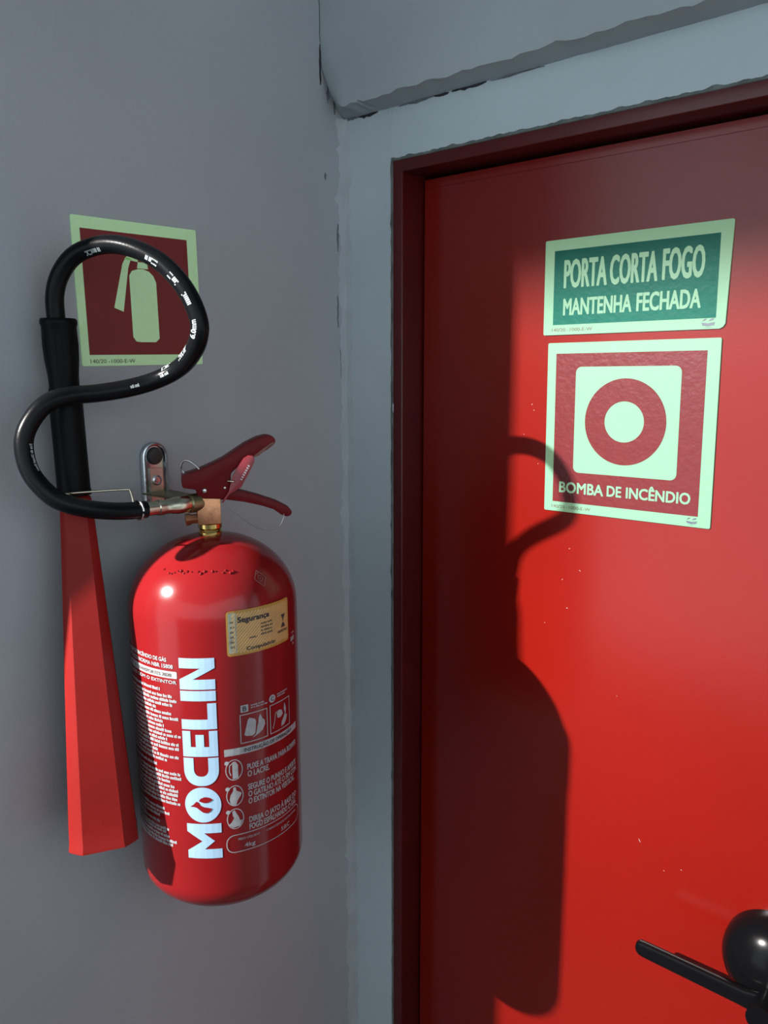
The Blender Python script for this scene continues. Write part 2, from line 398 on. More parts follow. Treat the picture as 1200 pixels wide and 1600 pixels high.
# leaf
bm = bmesh.new(); box(bm, XR + .0035, XR2 - .0035, LEAF, LEAF + .042, .008, ZT - HD - .0045); bevel_all(bm, .0022, 3)
door = tag(obj('door_1', bm, 'door', smooth=True, angle=35), 'red enamelled steel fire door with two safety signs', kind='structure')
bm = bmesh.new(); box(bm, XR + .008, XR2 - .008, LEAF - .0012, LEAF + .002, ZT - HD - .0155, ZT - HD - .0095); bevel_all(bm, .0008, 2)
obj('top_fold', bm, 'door', door, smooth=True)
# tiny paint chips on the leaf
bm = bmesh.new()
for (x, z, l, a) in ((.4385, 1.156, .006, -1.0), (.33, 1.50, .0022, .4), (.322, 1.46, .002, 1), (.345, 1.475, .003, -.4), (.33, 1.425, .003, .1), (.272, 1.672, .003, .8), (.275, 1.665, .002, .6), (.262, 1.635, .0015, .2), (.30, 1.40, .0015, .7), (.283, 1.60, .0015, 1.2), (.40, 1.33, .0018, .4), (.47, 1.13, .002, -.5), (.49, 1.14, .002, -.8)):
    d = Vector((math.cos(a), 0, math.sin(a))) * l / 2; n_ = Vector((-math.sin(a), 0, math.cos(a))) * .00045; c = Vector((x, LEAF - .00025, z))
    bm.faces.new([bm.verts.new(p) for p in (c - d, c + n_, c + d, c - n_)])
ch = obj('paint_chip', orient(bm, -Y), 'speck', door, norm=False); ch['kind'] = 'stuff'
# handle: domed black rose, neck, flat lever
HX, HZ = .598, 1.082
bm = bmesh.new()
prof = [(.0001, .047)] + [(.054 * math.sin(t), .002 + .045 * math.cos(t) ** .8) for t in [math.pi / 2 * k / 14 for k in range(1, 15)]] + [(.054, 0)]
lathe(bm, prof, (HX, LEAF, HZ), -Y, 48)
rose = obj('handle_rose', bm, 'black', door, smooth=True, angle=60)
rose['label'] = 'domed glossy black handle rose'
bm = bmesh.new()
P = [(.4635, 1.0605), (.4645, 1.0660), (.4675, 1.0685), (.474, 1.0690), (.582, 1.0715), (.612, 1.078), (.625, 1.076), (.625, 1.050), (.606, 1.049), (.594, 1.0545), (.588, 1.0515), (.578, 1.0520), (.474, 1.0515), (.468, 1.0525), (.4645, 1.0560)]
bm = plate([(x, z) for x, z in P], Vector((0, -.012, 0)), X, Z, -Y, -.0045, .0045, .0022)
lv = obj('handle_lever', bm, 'black', rose, smooth=True, angle=30)
lv['label'] = 'flat black door lever'
bm = bmesh.new(); lathe(bm, [(.0145, 0), (.0145, .05)], (.606, LEAF - .03, 1.064), -Y, 32, cap0=True, cap1=True)
obj('handle_neck', bm, 'black', rose, smooth=True)

# ================================================================== SIGNS
def sign_frame(plane, u0, z0, tilt):
    c, s = math.cos(tilt), math.sin(tilt)
    if plane == 'A': return Vector((0, u0, z0)), Vector((0, c, s)), Vector((0, -s, c)), X.copy()
    return Vector((u0, LEAF, z0)), Vector((c, 0, s)), Vector((-s, 0, c)), -Y
def layer(name, fs, fr, h, m, parent):
    o, ux, uz, n = fr
    return obj(name, orient(flat(fs, o, ux, uz, n, h), n), m, parent, norm=False)
def sign_base(name, fr, pts, m, thick=.0018):
    o, ux, uz, n = fr
    e = empty(name, o); return e
def make_sign(name, fr, pts, m, label, thick=.0018):
    o, ux, uz, n = fr
    e = empty(name, o); fr = (Vector((0, 0, 0)), ux, uz, n)
    obj('backing_plate', plate(pts, fr[0], ux, uz, n, 0.0, thick), m, e)
    tag(e, label, 'sign'); return e, fr
T = .0018
def logo2(x0, y0, x1, y1):
    w_, h_ = x1 - x0, y1 - y0; f = []
    for k, (a, b) in enumerate(((.02, .40), (.50, .98))):
        f += poly2([(x0 + w_ * a, y1 - h_ * .28), (x0 + w_ * (a + .22), y1), (x0 + w_ * b, y1), (x0 + w_ * (b - .18), y1 - h_ * .22)])
    f += poly2([(x0, y1 - h_ * .42), (x0 + w_ * .5, y1 - h_ * .52), (x1, y1 - h_ * .40), (x0 + w_ * .92, y1 - h_ * .74), (x0 + w_ * .5, y1 - h_ * .84), (x0 + w_ * .08, y1 - h_ * .74)])
    f += poly2([(x0 + w_ * .1, y0 + h_ * .08), (x0 + w_ * .5, y0), (x0 + w_ * .9, y0 + h_ * .08), (x0 + w_ * .5, y0 + h_ * .05)])
    return f
# extinguisher location sign on the left wall
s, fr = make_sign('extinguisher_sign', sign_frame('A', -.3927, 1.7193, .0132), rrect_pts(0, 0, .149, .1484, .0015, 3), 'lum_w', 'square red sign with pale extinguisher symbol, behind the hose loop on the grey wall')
layer('red_panel', rect2(.0085, .0113, .1360, .1365), fr, T + .0002, 'sign_red', s)
pic = fan2([(.0604, .0300), (.0640, .0252), (.0700, .0246), (.0880, .0246), (.0930, .0285), (.0930, .0880), (.0900, .0945), (.0850, .0990), (.0780, .1010), (.0716, .1008), (.0640, .0985), (.0606, .0935)])
pic += poly2([(.0404, .0597), (.0511, .0560), (.0600, .1010), (.0640, .1110), (.0580, .1120), (.0535, .1050)])
pic += poly2([(.0705, .1015), (.0840, .1015), (.0830, .1080), (.0720, .1080)])
pic += poly2([(.0560, .1100), (.0720, .1080), (.0720, .1115), (.0600, .1140)])
pic += poly2([(.0700, .1200), (.0715, .1240), (.0780, .1240), (.1010, .1165), (.1010, .1140), (.0980, .1132), (.0820, .1195), (.0780, .1170)])
pic += poly2([(.0820, .1085), (.0830, .1150), (.0925, .1127), (.1040, .1045), (.1020, .1035)])
layer('pictogram', pic, fr, T + .0004, 'lum_w', s)
layer('code_lettering', text2('140/20 -1000-E-W', .0089, .0028, .0610, .0068, .02), fr, T + .0002, 'brown_print', s)
# green fire-door sign
pts = rrect_pts(0, 0, .2121, .1072, .0018, 3)
pts = [p for p in pts if not (p[0] > .2065 and p[1] < .004)]; k = [i for i, p in enumerate(pts) if p[1] < .0001][-1]
pts = pts[:k + 1] + [(.2040, .0004), (.2075, .0022), (.2095, .0055)] + pts[k + 1:]
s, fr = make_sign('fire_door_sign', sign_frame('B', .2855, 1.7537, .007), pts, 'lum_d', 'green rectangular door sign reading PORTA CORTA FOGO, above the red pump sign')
layer('green_panel', rect2(.0123, .0115, .1998, .0950), fr, T + .0002, 'green', s)
l = text2('PORTA', .0250, .0525, .0785, .0838, .045) + text2('CORTA', .0815, .0525, .1362, .0838, .045) + text2('FOGO', .1410, .0530, .1858, .0850, .045)
layer('upper_lettering', l, fr, T + .0004, 'lum_d', s)
l = text2('MANTENHA', .0252, .0219, .1088, .0408, .055) + text2('FECHADA', .1140, .0221, .1838, .0416, .055)
layer('lower_lettering', l, fr, T + .0004, 'lum_d', s)
layer('code_lettering', text2('140/20 -1000-E-W', .0110, .0038, .0625, .0076, .02), fr, T + .0002, 'brown_print', s)
layer('maker_logo', logo2(.1855, .0016, .1992, .0110), fr, T + .0003, 'logo', s)
# fire-pump sign
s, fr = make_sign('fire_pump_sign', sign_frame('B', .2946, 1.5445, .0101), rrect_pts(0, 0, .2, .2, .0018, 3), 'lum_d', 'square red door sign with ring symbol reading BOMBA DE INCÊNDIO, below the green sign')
layer('red_panel', rect2(.0112, .0118, .1866, .1876), fr, T + .0002, 'sign_red_d', s)
layer('white_square', fan2(rrect_pts(.0374, .0488, .1611, .1722, .007)), fr, T + .0004, 'lum_d', s)
layer('red_ring', ring2(ell(.0990, .1102, .0482, .0488, 64), ell(.0986, .1104, .0234, .0230, 64)), fr, T + .0006, 'sign_red_d', s)
l = text2('BOMBA', .0198, .0235, .0770, .0366, .060) + text2('DE', .0812, .0240, .0990, .0366, .060) + text2('INCÊNDIO', .1045, .0240, .1778, .0366, .060)
layer('lettering', l, fr, T + .0004, 'lum_d', s)
layer('code_lettering', text2('140/20 -1000-E-W', .0100, .0040, .0612, .0080, .02), fr, T + .0002, 'brown_print', s)
layer('maker_logo', logo2(.1743, .0018, .1862, .0100), fr, T + .0003, 'logo', s)

# ================================================================== WALL BRACKET
br = tag(empty('wall_bracket', (0, -.3165, 1.575)), 'zinc-plated wall bracket with dark screw behind the extinguisher valve', 'bracket')
def bl(bm): 
    for v in bm.verts: v.co -= br.location
    return bm
yc = -.3165
P = [(-.0165, -.02), (.0165, -.02)] + [(.0165 * math.cos(t), .0447 + .0165 * math.sin(t)) for t in [math.pi * k / 12 for k in range(13)]]
obj('plate', plate(P, Vector((0, 0, 0)), Y, Z, X, .0, .004, .0012), 'chrome', br, smooth=True)
bm = bmesh.new()
arc = [(.0142, -.018)] + [(.0142 * math.cos(t), .0447 + .0142 * math.sin(t)) for t in [math.pi * k / 14 for k in range(15)]] + [(-.0142, -.018)]
tube(bm, [(.0045, a, b) for a, b in arc], .0022, 8)
obj('rim', bm, 'chrome', br, smooth=True)
bm = bmesh.new(); lathe(bm, [(.0098, 0), (.0098, .003), (.0085, .0052), (.004, .006), (.0001, .006)], (.003, 0, .0457), X, 28); obj('screw', bm, 'rubber', br, smooth=True)
bm = bmesh.new(); box(bm, .003, .0065, -.0078, .0078, -.016, .032); bevel_all(bm, .001, 2); obj('raised_tab', bm, 'tab', br, smooth=True)
bm = bmesh.new(); lathe(bm, [(.0058, 0), (.0058, .0022), (.0045, .003), (.0038, .0018), (.0024, .0018), (.002, .0034), (.0001, .0034)], (.006, 0, .0185), X, 24); obj('rivet', bm, 'chrome', br, smooth=True)
bm = plate([(0.002, -.0165), (.045, -.0150), (.078, -.0125), (.078, .0125), (.045, .0150), (.002, .0165)], Vector((0, 0, .0035)), X, Y, Z, 0, .0025, .0008)
obj('support_arm', bm, 'olive', br, smooth=True)

# ================================================================== FIRE EXTINGUISHER
CX, CY = .112, -.3235
ER, ZB0, ZT0, HB, HT = .087, 1.147, 1.549, .048, .077
ORG = Vector((CX, CY, ZB0)); KS = 1.0262; SCALED = []
ex = tag(empty('fire_extinguisher', (.0945, -.3106, 1.1320)), 'red carbon dioxide fire extinguisher with black hose and horn, hanging on the grey wall', 'extinguisher')
def loc(bm):
    for v in bm.verts: v.co -= ORG
    return bm
def eo(name, bm, m, parent=None, smooth=True, angle=40, norm=True):     # modelled about ORG at unit size
    o = obj(name, loc(bm), m, parent or ex, smooth, angle, norm); SCALED.append(o); return o
def ew(name, bm, m, parent=None, smooth=True, angle=40, norm=True):     # modelled at its place in the room
    for v in bm.verts: v.co -= ex.location
    return obj(name, bm, m, parent or ex, smooth, angle, norm)
def dome_z(r): t = min(r / ER, 1); return ZT0 - HT + HT * (1 - t ** 2.05) ** (1 / 2.05)
prof = [(0, ZB0)] + [(ER * t, ZB0 + HB - HB * math.sqrt(1 - t * t)) for t in [math.sin(math.pi / 2 * k / 20) for k in range(1, 21)]]
prof += [(ER * t, dome_z(ER * t)) for t in [math.cos(math.pi / 2 * k / 26) for k in range(27)] if t > .12] + [(.0112, 1.5485)]
bm = bmesh.new(); lathe(bm, prof, (CX, CY, 0), Z, 128, cap1=True)
cyl = eo('cylinder', bm, 'red', angle=60)
# --- print on the cylinder (s = R * angle; angle 0 = +x, growing towards the door)
def S(deg): return ER * math.radians(deg)
def pr(name, fs, m, lift=.0004, parent=None):
    R2 = ER + lift; k = R2 / ER
    bm = wrap([[(p[0] * k, *p[1:]) for p in f] for f in fs], R2)
    bm.normal_update()
    for f in bm.faces:
        c = f.calc_center_median()
        if f.normal.dot(Vector((c.x, c.y, 0))) < 0: f.normal_flip()
    for v in bm.verts: v.co.z -= ZB0
    o = obj(name, bm, m, parent or cyl, norm=False); SCALED.append(o); return o
# brand lettering reads bottom to top: text direction +z, glyph up = -s
B0, B1 = S(-37.7), S(-60.3); HC = B0 - B1
def glyph(fs, z0): return [[(B0 - b, z0 + a) for a, b in f] for f in fs]
t_ = .0102
def g_M(wd): 
    c = wd / 2; return poly2([(0, 0), (0, HC), (.0085, HC), (c, HC * .56), (wd - .0085, HC), (wd, HC), (wd, 0), (wd - t_, 0), (wd - t_, HC * .50), (c, HC * .20), (t_, HC * .50), (t_, 0)])
def g_O(wd): return fan2(ell(wd / 2, HC / 2, wd / 2, HC / 2 + .0008, 48))
def g_C(wd):
    o = []; i_ = []; n = 28
    for k in range(n + 1):
        a = math.pi / 2 + math.pi * k / n; ca, sa = math.cos(a), math.sin(a)
        sg = lambda v, e: math.copysign(abs(v) ** e, v)
        o.append((wd * .62 + wd * .62 * sg(ca, .85), HC / 2 + (HC / 2) * sg(sa, .85))); i_.append((wd * .62 + (wd * .62 - t_ * .98) * sg(ca, .85), HC / 2 + (HC / 2 - t_ * .98) * sg(sa, .85)))
    o = [(wd, HC)] + o + [(wd, 0)]; i_ = [(wd, HC - t_ * .98)] + i_ + [(wd, t_ * .98)]
    return [[o[k], o[k + 1], i_[k + 1], i_[k]] for k in range(len(o) - 1)]
def g_E(wd): return rect2(0, 0, t_, HC) + rect2(t_, 0, wd, t_ * .80) + rect2(t_, HC - t_ * .80, wd, HC) + rect2(t_, HC * .5 - t_ * .40, wd * .86, HC * .5 + t_ * .40)
def g_L(wd): return rect2(0, 0, t_, HC) + rect2(t_, 0, wd, t_ * .84)
def g_I(wd): return rect2(0, 0, wd, HC)
def g_N(wd): return rect2(0, 0, t_, HC) + rect2(wd - t_, 0, wd, HC) + poly2([(t_, HC), (t_, HC * .62), (wd - t_, 0), (wd - t_, HC * .40)])
brand = []
for fn, z0, z1 in ((g_M, 1.2333, 1.2712), (g_O, 1.2728, 1.3106), (g_C, 1.3122, 1.3418), (g_E, 1.3432, 1.3700), (g_L, 1.3718, 1.3986), (g_I, 1.4010, 1.4114), (g_N, 1.4128, 1.4446)):
    brand += glyph(fn(z1 - z0), z0)
b_o = pr('brand_lettering', brand, 'white'); b_o['label'] = 'pale blue-white brand lettering running up the cylinder'
def cr(x, y):   # crop pixels around the round letter -> (s, z)
    return (S(-60.6) + (x - 408) / 214. * (S(-37.4) - S(-60.6)), 1.3112 - (y - 410) / 201. * .0390)
fl1 = [(492, 488), (503, 474), (528, 465), (555, 468), (576, 481), (560, 491), (545, 497), (524, 498), (508, 494)]
fl2 = [(438, 520), (458, 509), (478, 490), (490, 495), (500, 511), (522, 521), (548, 525), (570, 530), (560, 545), (540, 555), (515, 551), (495, 537), (480, 526), (460, 520)]
pr('flame_mark', poly2([cr(*p) for p in fl1]) + poly2([cr(*p) for p in fl2]), 'red', .0008)
# dense small print to the left of the brand
f = []
f += text2('EXTINTOR DE INCÊNDIO DE GÁS', S(-118), 1.4392, S(-69), 1.4432, .07) + text2('CARBÔNICO NORMA NBR 15808', S(-118), 1.4328, S(-64.5), 1.4368, .07)
f += text2('CUIDADO COM O EXTINTOR', S(-118), 1.4172, S(-62.5), 1.4206, .07)
ends = [(-75, 1.4100), (-66, 1.4040), (-62, 1.3995), (-66, 1.3950), (-79, 1.3905), (-67, 1.3860), (-61.5, 1.3810), (-74, 1.3765), (-73, 1.3720), (-67, 1.3675), (-61, 1.3630), (-71, 1.3585), (-62.5, 1.3540), (-63, 1.3495), (-80, 1.3450), (-62.5, 1.3405), (-72, 1.3360), (-81, 1.3290), (-63, 1.3225), (-61.5, 1.3180), (-70, 1.3135), (-67, 1.3085), (-64, 1.3040), (-63, 1.2995), (-64.5, 1.2950), (-62.5, 1.2905), (-74, 1.2820), (-71, 1.2775), (-79, 1.2730), (-79, 1.2660), (-72, 1.2600), (-75, 1.2565), (-72, 1.2520), (-66.5, 1.2475), (-69, 1.2435)]
for e_, z in ends:
    f += greek2(S(-122), S(e_ - (0 if z > 1.3 else 1.5)), z - .0016, z + .0016, .0016)
pr('warning_text', f, 'white_s')
wb = pr('date_box', poly2([(S(-120), 1.4228), (S(-62.5), 1.4228), (S(-62), 1.4236), (S(-62), 1.4292), (S(-62.5), 1.4300), (S(-120), 1.4300)]), 'white_s')
pr('date_lettering', text2('Nº DE TRANSPORTES 2020', S(-108), 1.4246, S(-66), 1.4280, .01), 'brown_print', .0007)
# class boxes
f = []
def boxf(d0, z0, d1, z1, wd): return ring2([(S(d0), z0), (S(d1), z0), (S(d1), z1), (S(d0), z1)], [(S(d0) + wd, z0 + wd), (S(d1) - wd, z0 + wd), (S(d1) - wd, z1 - wd), (S(d0) + wd, z1 - wd)])
f += boxf(-23.2, 1.3521, -3.3, 1.3826, .0009) + boxf(-1.3, 1.3525, 19.0, 1.3836, .0009)
def mp(d0, z0, d1, z1, pts): return [(S(d0 + (d1 - d0) * x), z0 + (z1 - z0) * y) for x, y in pts]
f += poly2(mp(-23.2, 1.3521, -3.3, 1.3826, [(.14, .30), (.20, .24), (.42, .20), (.52, .26), (.56, .66), (.52, .76), (.34, .84), (.27, .78)]))           # can
f += poly2(mp(-23.2, 1.3521, -3.3, 1.3826, [(.40, .12), (.62, .20), (.80, .30), (.90, .48), (.88, .62), (.82, .54), (.80, .70), (.74, .62), (.72, .88), (.66, .76), (.64, .58), (.60, .48), (.62, .34), (.54, .22)]))
f += poly2(mp(-1.3, 1.3525, 19.0, 1.3836, [(.30, .62), (.44, .72), (.56, .66), (.60, .52), (.50, .44), (.34, .46)])) + stroke2(mp(-1.3, 1.3525, 19.0, 1.3836, [(.40, .70), (.24, .66), (.20, .40), (.12, .16)]), .0008)
f += poly2(mp(-1.3, 1.3525, 19.0, 1.3836, [(.50, .10), (.66, .12), (.78, .24), (.84, .42), (.76, .40), (.78, .66), (.70, .88), (.66, .66), (.72, .50), (.62, .36), (.54, .26)]))
pr('fire_class_icons', f, 'white_s')
pr('class_letter_plate', rect2(S(-22.4), 1.3848, S(-17.2), 1.3922), 'white_s'); pr('class_letter_plate', fan2(ell(S(1.2), 1.3900, .0042, .0042, 24)), 'white_s')
pr('class_lettering', text2('B', S(-21.2), 1.3860, S(-18.4), 1.3910, .05), 'dark_print', .0007); pr('class_lettering', text2('C', S(-.2), 1.3878, S(2.6), 1.3922, .05), 'dark_print', .0007)
f = []
for d0, d1, z in ((-15.5, -5, 1.3905), (-15.5, -3, 1.3880), (5.5, 17, 1.3925), (5.5, 14, 1.3900)): f += greek2(S(d0), S(d1), z - .0008, z + .0008, .0011)
pr('class_caption', f, 'white_s')
# instruction band and steps
pr('instruction_band', rect2(S(-34), 1.3414, S(28.5), 1.3488), 'white_s')
pr('instruction_lettering', text2('INSTRUÇÃO DE OPERAÇÃO', S(-21), 1.3432, S(20), 1.3470, .05), 'dark_print', .0007)
f = []
for tx, d1, z in (('PUXE A TRAVA PARA ROMPER', 27.5, 1.3265), ('O LACRE.', -3.0, 1.3188), ('SEGURE O PUNHO E APERTE', 26.5, 1.3047), ('O GATILHO ATÉ O FIM COM', 26.5, 1.2970), ('O EXTINTOR NA VERTICAL.', 23.5, 1.2893), ('DIRIJA O JATO À BASE DO', 25.5, 1.2690), ('FOGO ESPALHANDO O GÁS.', 25.0, 1.2613)):
    f += text2(tx, S(-19.3), z - .0031, S(d1), z + .0031, .05)
pr('step_lettering', f, 'white_s')
f = []
for d, z, kind in ((-28.1, 1.3262, 0), (-28.2, 1.2985, 1), (-28.4, 1.2735, 2)):
    c = (S(d), z); f += ring2(ell(c[0], z, .0086, .0112, 36), ell(c[0], z, .0077, .0103, 36))
    f += fan2(ell(c[0] - .0070, z + .0080, .0022, .0022, 14))
    q = lambda pts: [(c[0] + x * .0086, z + y * .0112) for x, y in pts]
    if kind == 0: f += poly2(q([(-.2, -.85), (.45, -.85), (.45, .45), (.30, .62), (.18, .78), (-.15, .78), (-.2, .5)])) + stroke2(q([(-.1, .7), (-.5, .45), (-.55, -.1), (-.4, -.5)]), .0010)
    if kind == 1: f += poly2(q([(-.55, -.7), (-.35, -.85), (.1, -.95), (.28, -.5), (.05, -.35), (.25, .15), (.75, .05), (.75, .2), (.2, .45), (.1, .8), (-.15, .8), (-.2, .45), (-.5, .1), (-.62, -.3)]))
    if kind == 2: f += poly2(q([(-.8, -.5), (-.3, -.85), (.5, -.75), (.85, -.2), (.55, -.25), (.35, .2), (.25, -.05), (.1, .55), (-.05, .85), (-.35, .75), (-.3, .3), (-.15, .1), (-.45, -.3)]))
pr('step_icons', f, 'white_s')
f = ring2(rrect_pts(S(-35), 1.2362, S(29), 1.2560, .0085, 8), rrect_pts(S(-35) + .0009, 1.2371, S(29) - .0009, 1.2551, .0077, 8))
f += text2('PESO LÍQUIDO', S(-27), 1.2492, S(-12), 1.2514, .02) + text2('4kg', S(-23), 1.2400, S(-15.5), 1.2446, .03)
f += text2('CAPACIDADE EXTINTORA', S(-7), 1.2492, S(24), 1.2514, .02) + text2('5:B:C', S(6), 1.2400, S(15), 1.2446, .03)
pr('capacity_print', f, 'white_s')
f = greek2(S(23.5), S(30), 1.4395, 1.4455, .0018) + greek2(S(25), S(30), 1.4475, 1.4490, .0012) + greek2(S(26.5), S(29), 1.4350, 1.4378, .0016)
pr('small_mark', f, 'white_s')
# yellow inspection sticker
stk = pr('inspection_sticker', fan2(rrect_pts(S(-29.6), 1.4440, S(20.0), 1.4892, .003)), 'yellow', .0005); stk['label'] = 'yellow inspection sticker reading Segurança'
f = []
x0, x1, z0, z1 = S(-26.2), S(18.6), 1.4468, 1.4865
k = x0 - (z1 - z0)
while k < x1:      # hatching lines, clipped to the panel
    a, b = k, k + (z1 - z0); za, zb_ = z0, z1
    if a < x0: za += x0 - a; a = x0
    if b > x1: zb_ -= b - x1; b = x1
    if b > a + .0005: f += stroke2([(a, za), (b, zb_)], .0017)
    k += .0036
pr('hatching', f, 'yellow_l', .0007)
pr('foil_strip', rect2(S(-28.4), 1.4468, S(-23.2), 1.4872), 'foil', .0007)
f = text2('Segurança', S(-22.5), 1.4768, S(.5), 1.4826, .09, ref='S') + text2('Compulsório', S(-17), 1.4478, S(5), 1.4518, .07, ref='C')
f += poly2([(S(11.2), 1.4738), (S(15.8), 1.4738), (S(13.9), 1.4690), (S(13.9), 1.4672), (S(13.1), 1.4672), (S(13.1), 1.4690)]) + poly2([(S(11.2), 1.4606), (S(15.8), 1.4606), (S(14.0), 1.4654), (S(13.0), 1.4654)]) + text2('INMETRO', S(8), 1.4556, S(18), 1.4584, .03)
pr('sticker_lettering', f, 'dark_print', .0010)
f = []
for z in (1.4720, 1.4684, 1.4648, 1.4612): f += greek2(S(-6.5), S(3.5), z - .0010, z + .0010, .0013)
f += greek2(S(-15), S(-8.5), 1.4592, 1.4612, .0012)
for k in range(6): f += greek2(S(-27.3), S(-24.3), 1.4520 + k * .0050, 1.4545 + k * .0050, .0012)
pr('sticker_small_print', f, 'brown_print', .0010)
# faded rhombus mark on the shoulder, stamped row of marks on the shoulder
def on_dome(deg, z, lift):
    # radius at height z
    u = max(0, (z - (ZT0 - HT)) / HT); r = ER * (1 - u ** 2.05) ** (1 / 2.05) if u > 0 else ER
    n = Vector((r / ER, 0, u * ER / HT)).normalized(); a = math.radians(deg)
    return Vector(((r + n.x * lift) * math.cos(a), (r + n.x * lift) * math.sin(a), z + n.z * lift - ZB0))
f = stroke2([(-7, 0), (1, -9), (8, -1), (0, 8), (-7, 0)], 1.0) + ring2(ell(.3, -.3, 3.2, 3.4, 18), ell(.3, -.3, 2.3, 2.5, 18)) + fan2(ell(.3, -.3, 1.1, 1.1, 10)) + stroke2([(-2, 4), (2, 6)], .8)
bm = bmesh.new()
for q in f: bm.faces.new([bm.verts.new(on_dome(1.0 + x * .72, 1.513 + y * .00085, .0005)) for x, y in q])
bm.normal_update()
for q in bm.faces:
    c = q.calc_center_median()
    if q.normal.dot(Vector((c.x, c.y, 0))) < 0: q.normal_flip()
SCALED.append(obj('faded_mark', bm, 'ghost', cyl, norm=False))
bm = bmesh.new()
for d in (-81, -74, -71.5, -69, -66, -63.5, -60.5, -58, -54, -48.5, -46, -43, -36.5, -34, -28, -25.5, -22, -19.5):
    dz = R_.choice((0, .0015, -.001)); rr = R_.uniform(.0011, .0019)
    c = on_dome(d, 1.5225 + dz, .0002)
    m_ = Matrix.Translation(c) @ Matrix.Diagonal((1, 1, R_.uniform(.8, 1.6), 1)); bmesh.ops.create_icosphere(bm, subdivisions=1, radius=rr * .9, matrix=m_)
st = obj('stamped_marks', bm, 'red', cyl, smooth=True); st['kind'] = 'stuff'; SCALED.append(st)

# --- valve
U = Vector((.5408, .8412, 0)); Wv = Vector((.8412, -.5408, 0)); AX = Vector((CX, CY, 0))
bm = bmesh.new(); lathe(bm, [(.0118, 1.5445), (.0124, 1.5460), (.0124, 1.5505), (.0112, 1.5518), (.0108, 1.5528), (.0112, 1.5540), (.0124, 1.5550), (.0124, 1.5590), (.0110, 1.5605)], (CX - .001, CY, 0), Z, 40, cap1=True)
eo('valve_neck', bm, 'brass')
# in-plane shapes of the valve: (u, z) with thickness along Wv
def uz(name, pts, w0, w1, m, bev=.001, parent=None, smooth=True):
    bm = plate(pts, AX, U, Z, Wv, w0, w1, bev); return eo(name, bm, m, parent, smooth, 30)
vb = uz('valve_block', [(-.0133, 1.5600), (.0100, 1.5600), (.0103, 1.5862), (-.0133, 1.5880)], -.0130, .0130, 'copper', .0010)
bm = bmesh.new(); c0 = AX + U * -.012 + Z * 1.5645
lathe(bm, [(.0052, -.004), (.0052, .0075), (.0062, .0078), (.0066, .0128), (.0030, .0135), (.0001, .0135)], c0, (-U + Z * -.05), 6); eo('relief_cap', bm, 'copper', vb, angle=20)
# carrying handle (upper)
up = [(-.0269, 1.6112), (-.0271, 1.6006), (-.0261, 1.5983), (-.0137, 1.5962), (-.0119, 1.5882), (.0096, 1.5851), (.0133, 1.5842), (.0211, 1.5931), (.0218, 1.6115), (.0304, 1.6188), (.0465, 1.6274), (.0597, 1.6347), (.0676, 1.6406), (.0684, 1.6444), (.0655, 1.6483), (.0594, 1.6492), (.0502, 1.6472), (.0379, 1.6415), (.0149, 1.6270), (.0028, 1.6214), (-.0091, 1.6165)]
hd = uz('carrying_handle', up, -.0115, .0120, 'lever', .0016)
lo = [(.0100, 1.5860), (.0228, 1.5961), (.0310, 1.5929), (.0499, 1.5870), (.0682, 1.5799), (.0806, 1.5729), (.0844, 1.5679), (.0832, 1.5640), (.0788, 1.5626), (.0725, 1.5654), (.0649, 1.5713), (.0526, 1.5759), (.0343, 1.5808), (.0163, 1.5840)]
sq = uz('squeeze_lever', lo, -.0085, .0085, 'lever', .0018)
uz('handle_lip', [(.0440, 1.6278), (.0497, 1.6284), (.0640, 1.6392), (.0672, 1.6412), (.0650, 1.6425), (.0600, 1.6392)], .0105, .0124, mat('worn handle edge', (.13, .045, .03), .5, var=.3, vscale=90), .0003, hd)
def rivet(u, z, r, h, m, parent):
    bm = bmesh.new(); lathe(bm, [(r, 0), (r, h * .5), (r * .7, h * .9), (.0001, h)], AX + U * u + Z * z + Wv * .0117, Wv, 20); return eo('rivet', bm, m, parent)
rivet(-.0052, 1.5951, .0024, .0020, 'steel', hd); rivet(.0150, 1.5970, .0014, .0012, 'steel', hd)
# safety pin with ring
sp = [AX + U * u + Z * z + Wv * wv for u, z, wv in ((-.0235, 1.6105, -.004), (-.0262, 1.6150, -.004), (-.0268, 1.6190, -.003), (-.0252, 1.6232, -.002), (-.0218, 1.6253, 0), (-.0168, 1.6236, .002), (-.0120, 1.6195, .004), (-.0085, 1.6150, .005))]
bm = bmesh.new(); tube(bm, smooth_path(spline(sp, 8), 2), .0011, 10); pin = eo('safety_pin', bm, 'steel')
bm = bmesh.new(); tube(bm, [AX + U * .0185 + Z * 1.6044 + Wv * .005, AX + U * .0185 + Z * 1.6044 + Wv * .0145, AX + U * .0240 + Z * 1.6040 + Wv * .0185], .0010, 10); eo('pin_end', bm, 'nickel', pin)
# seal tag and wire
tg = uz('seal_tag', [(.0395, 1.6300), (.0440, 1.6293), (.0458, 1.6262), (.0450, 1.6220), (.0385, 1.6100), (.0310, 1.5972), (.0250, 1.5940), (.0200, 1.5912), (.0130, 1.5828), (.0106, 1.5822), (.0125, 1.5850), (.0185, 1.5935), (.0205, 1.6010), (.0225, 1.6085), (.0270, 1.6165), (.0345, 1.6272)], .0140, .0158, 'tag', .0005)
d_ = Vector((.0135, .0235)).normalized(); n_ = Vector((-d_.y, d_.x)); fs = []
for a, b in [(i * .0026, i * .0026 + .0015) for i in range(7)]:
    o_ = Vector((.0312, 1.6050)) + n_ * -.0012; P = [o_ + d_ * a, o_ + d_ * b, o_ + d_ * b + n_ * .0022, o_ + d_ * a + n_ * .0022]; fs.append([(p.x, p.y) for p in P])
eo('tag_print', orient(flat(fs, AX, U, Z, Wv, .0161), Wv), 'white_s', tg, smooth=False, norm=False)
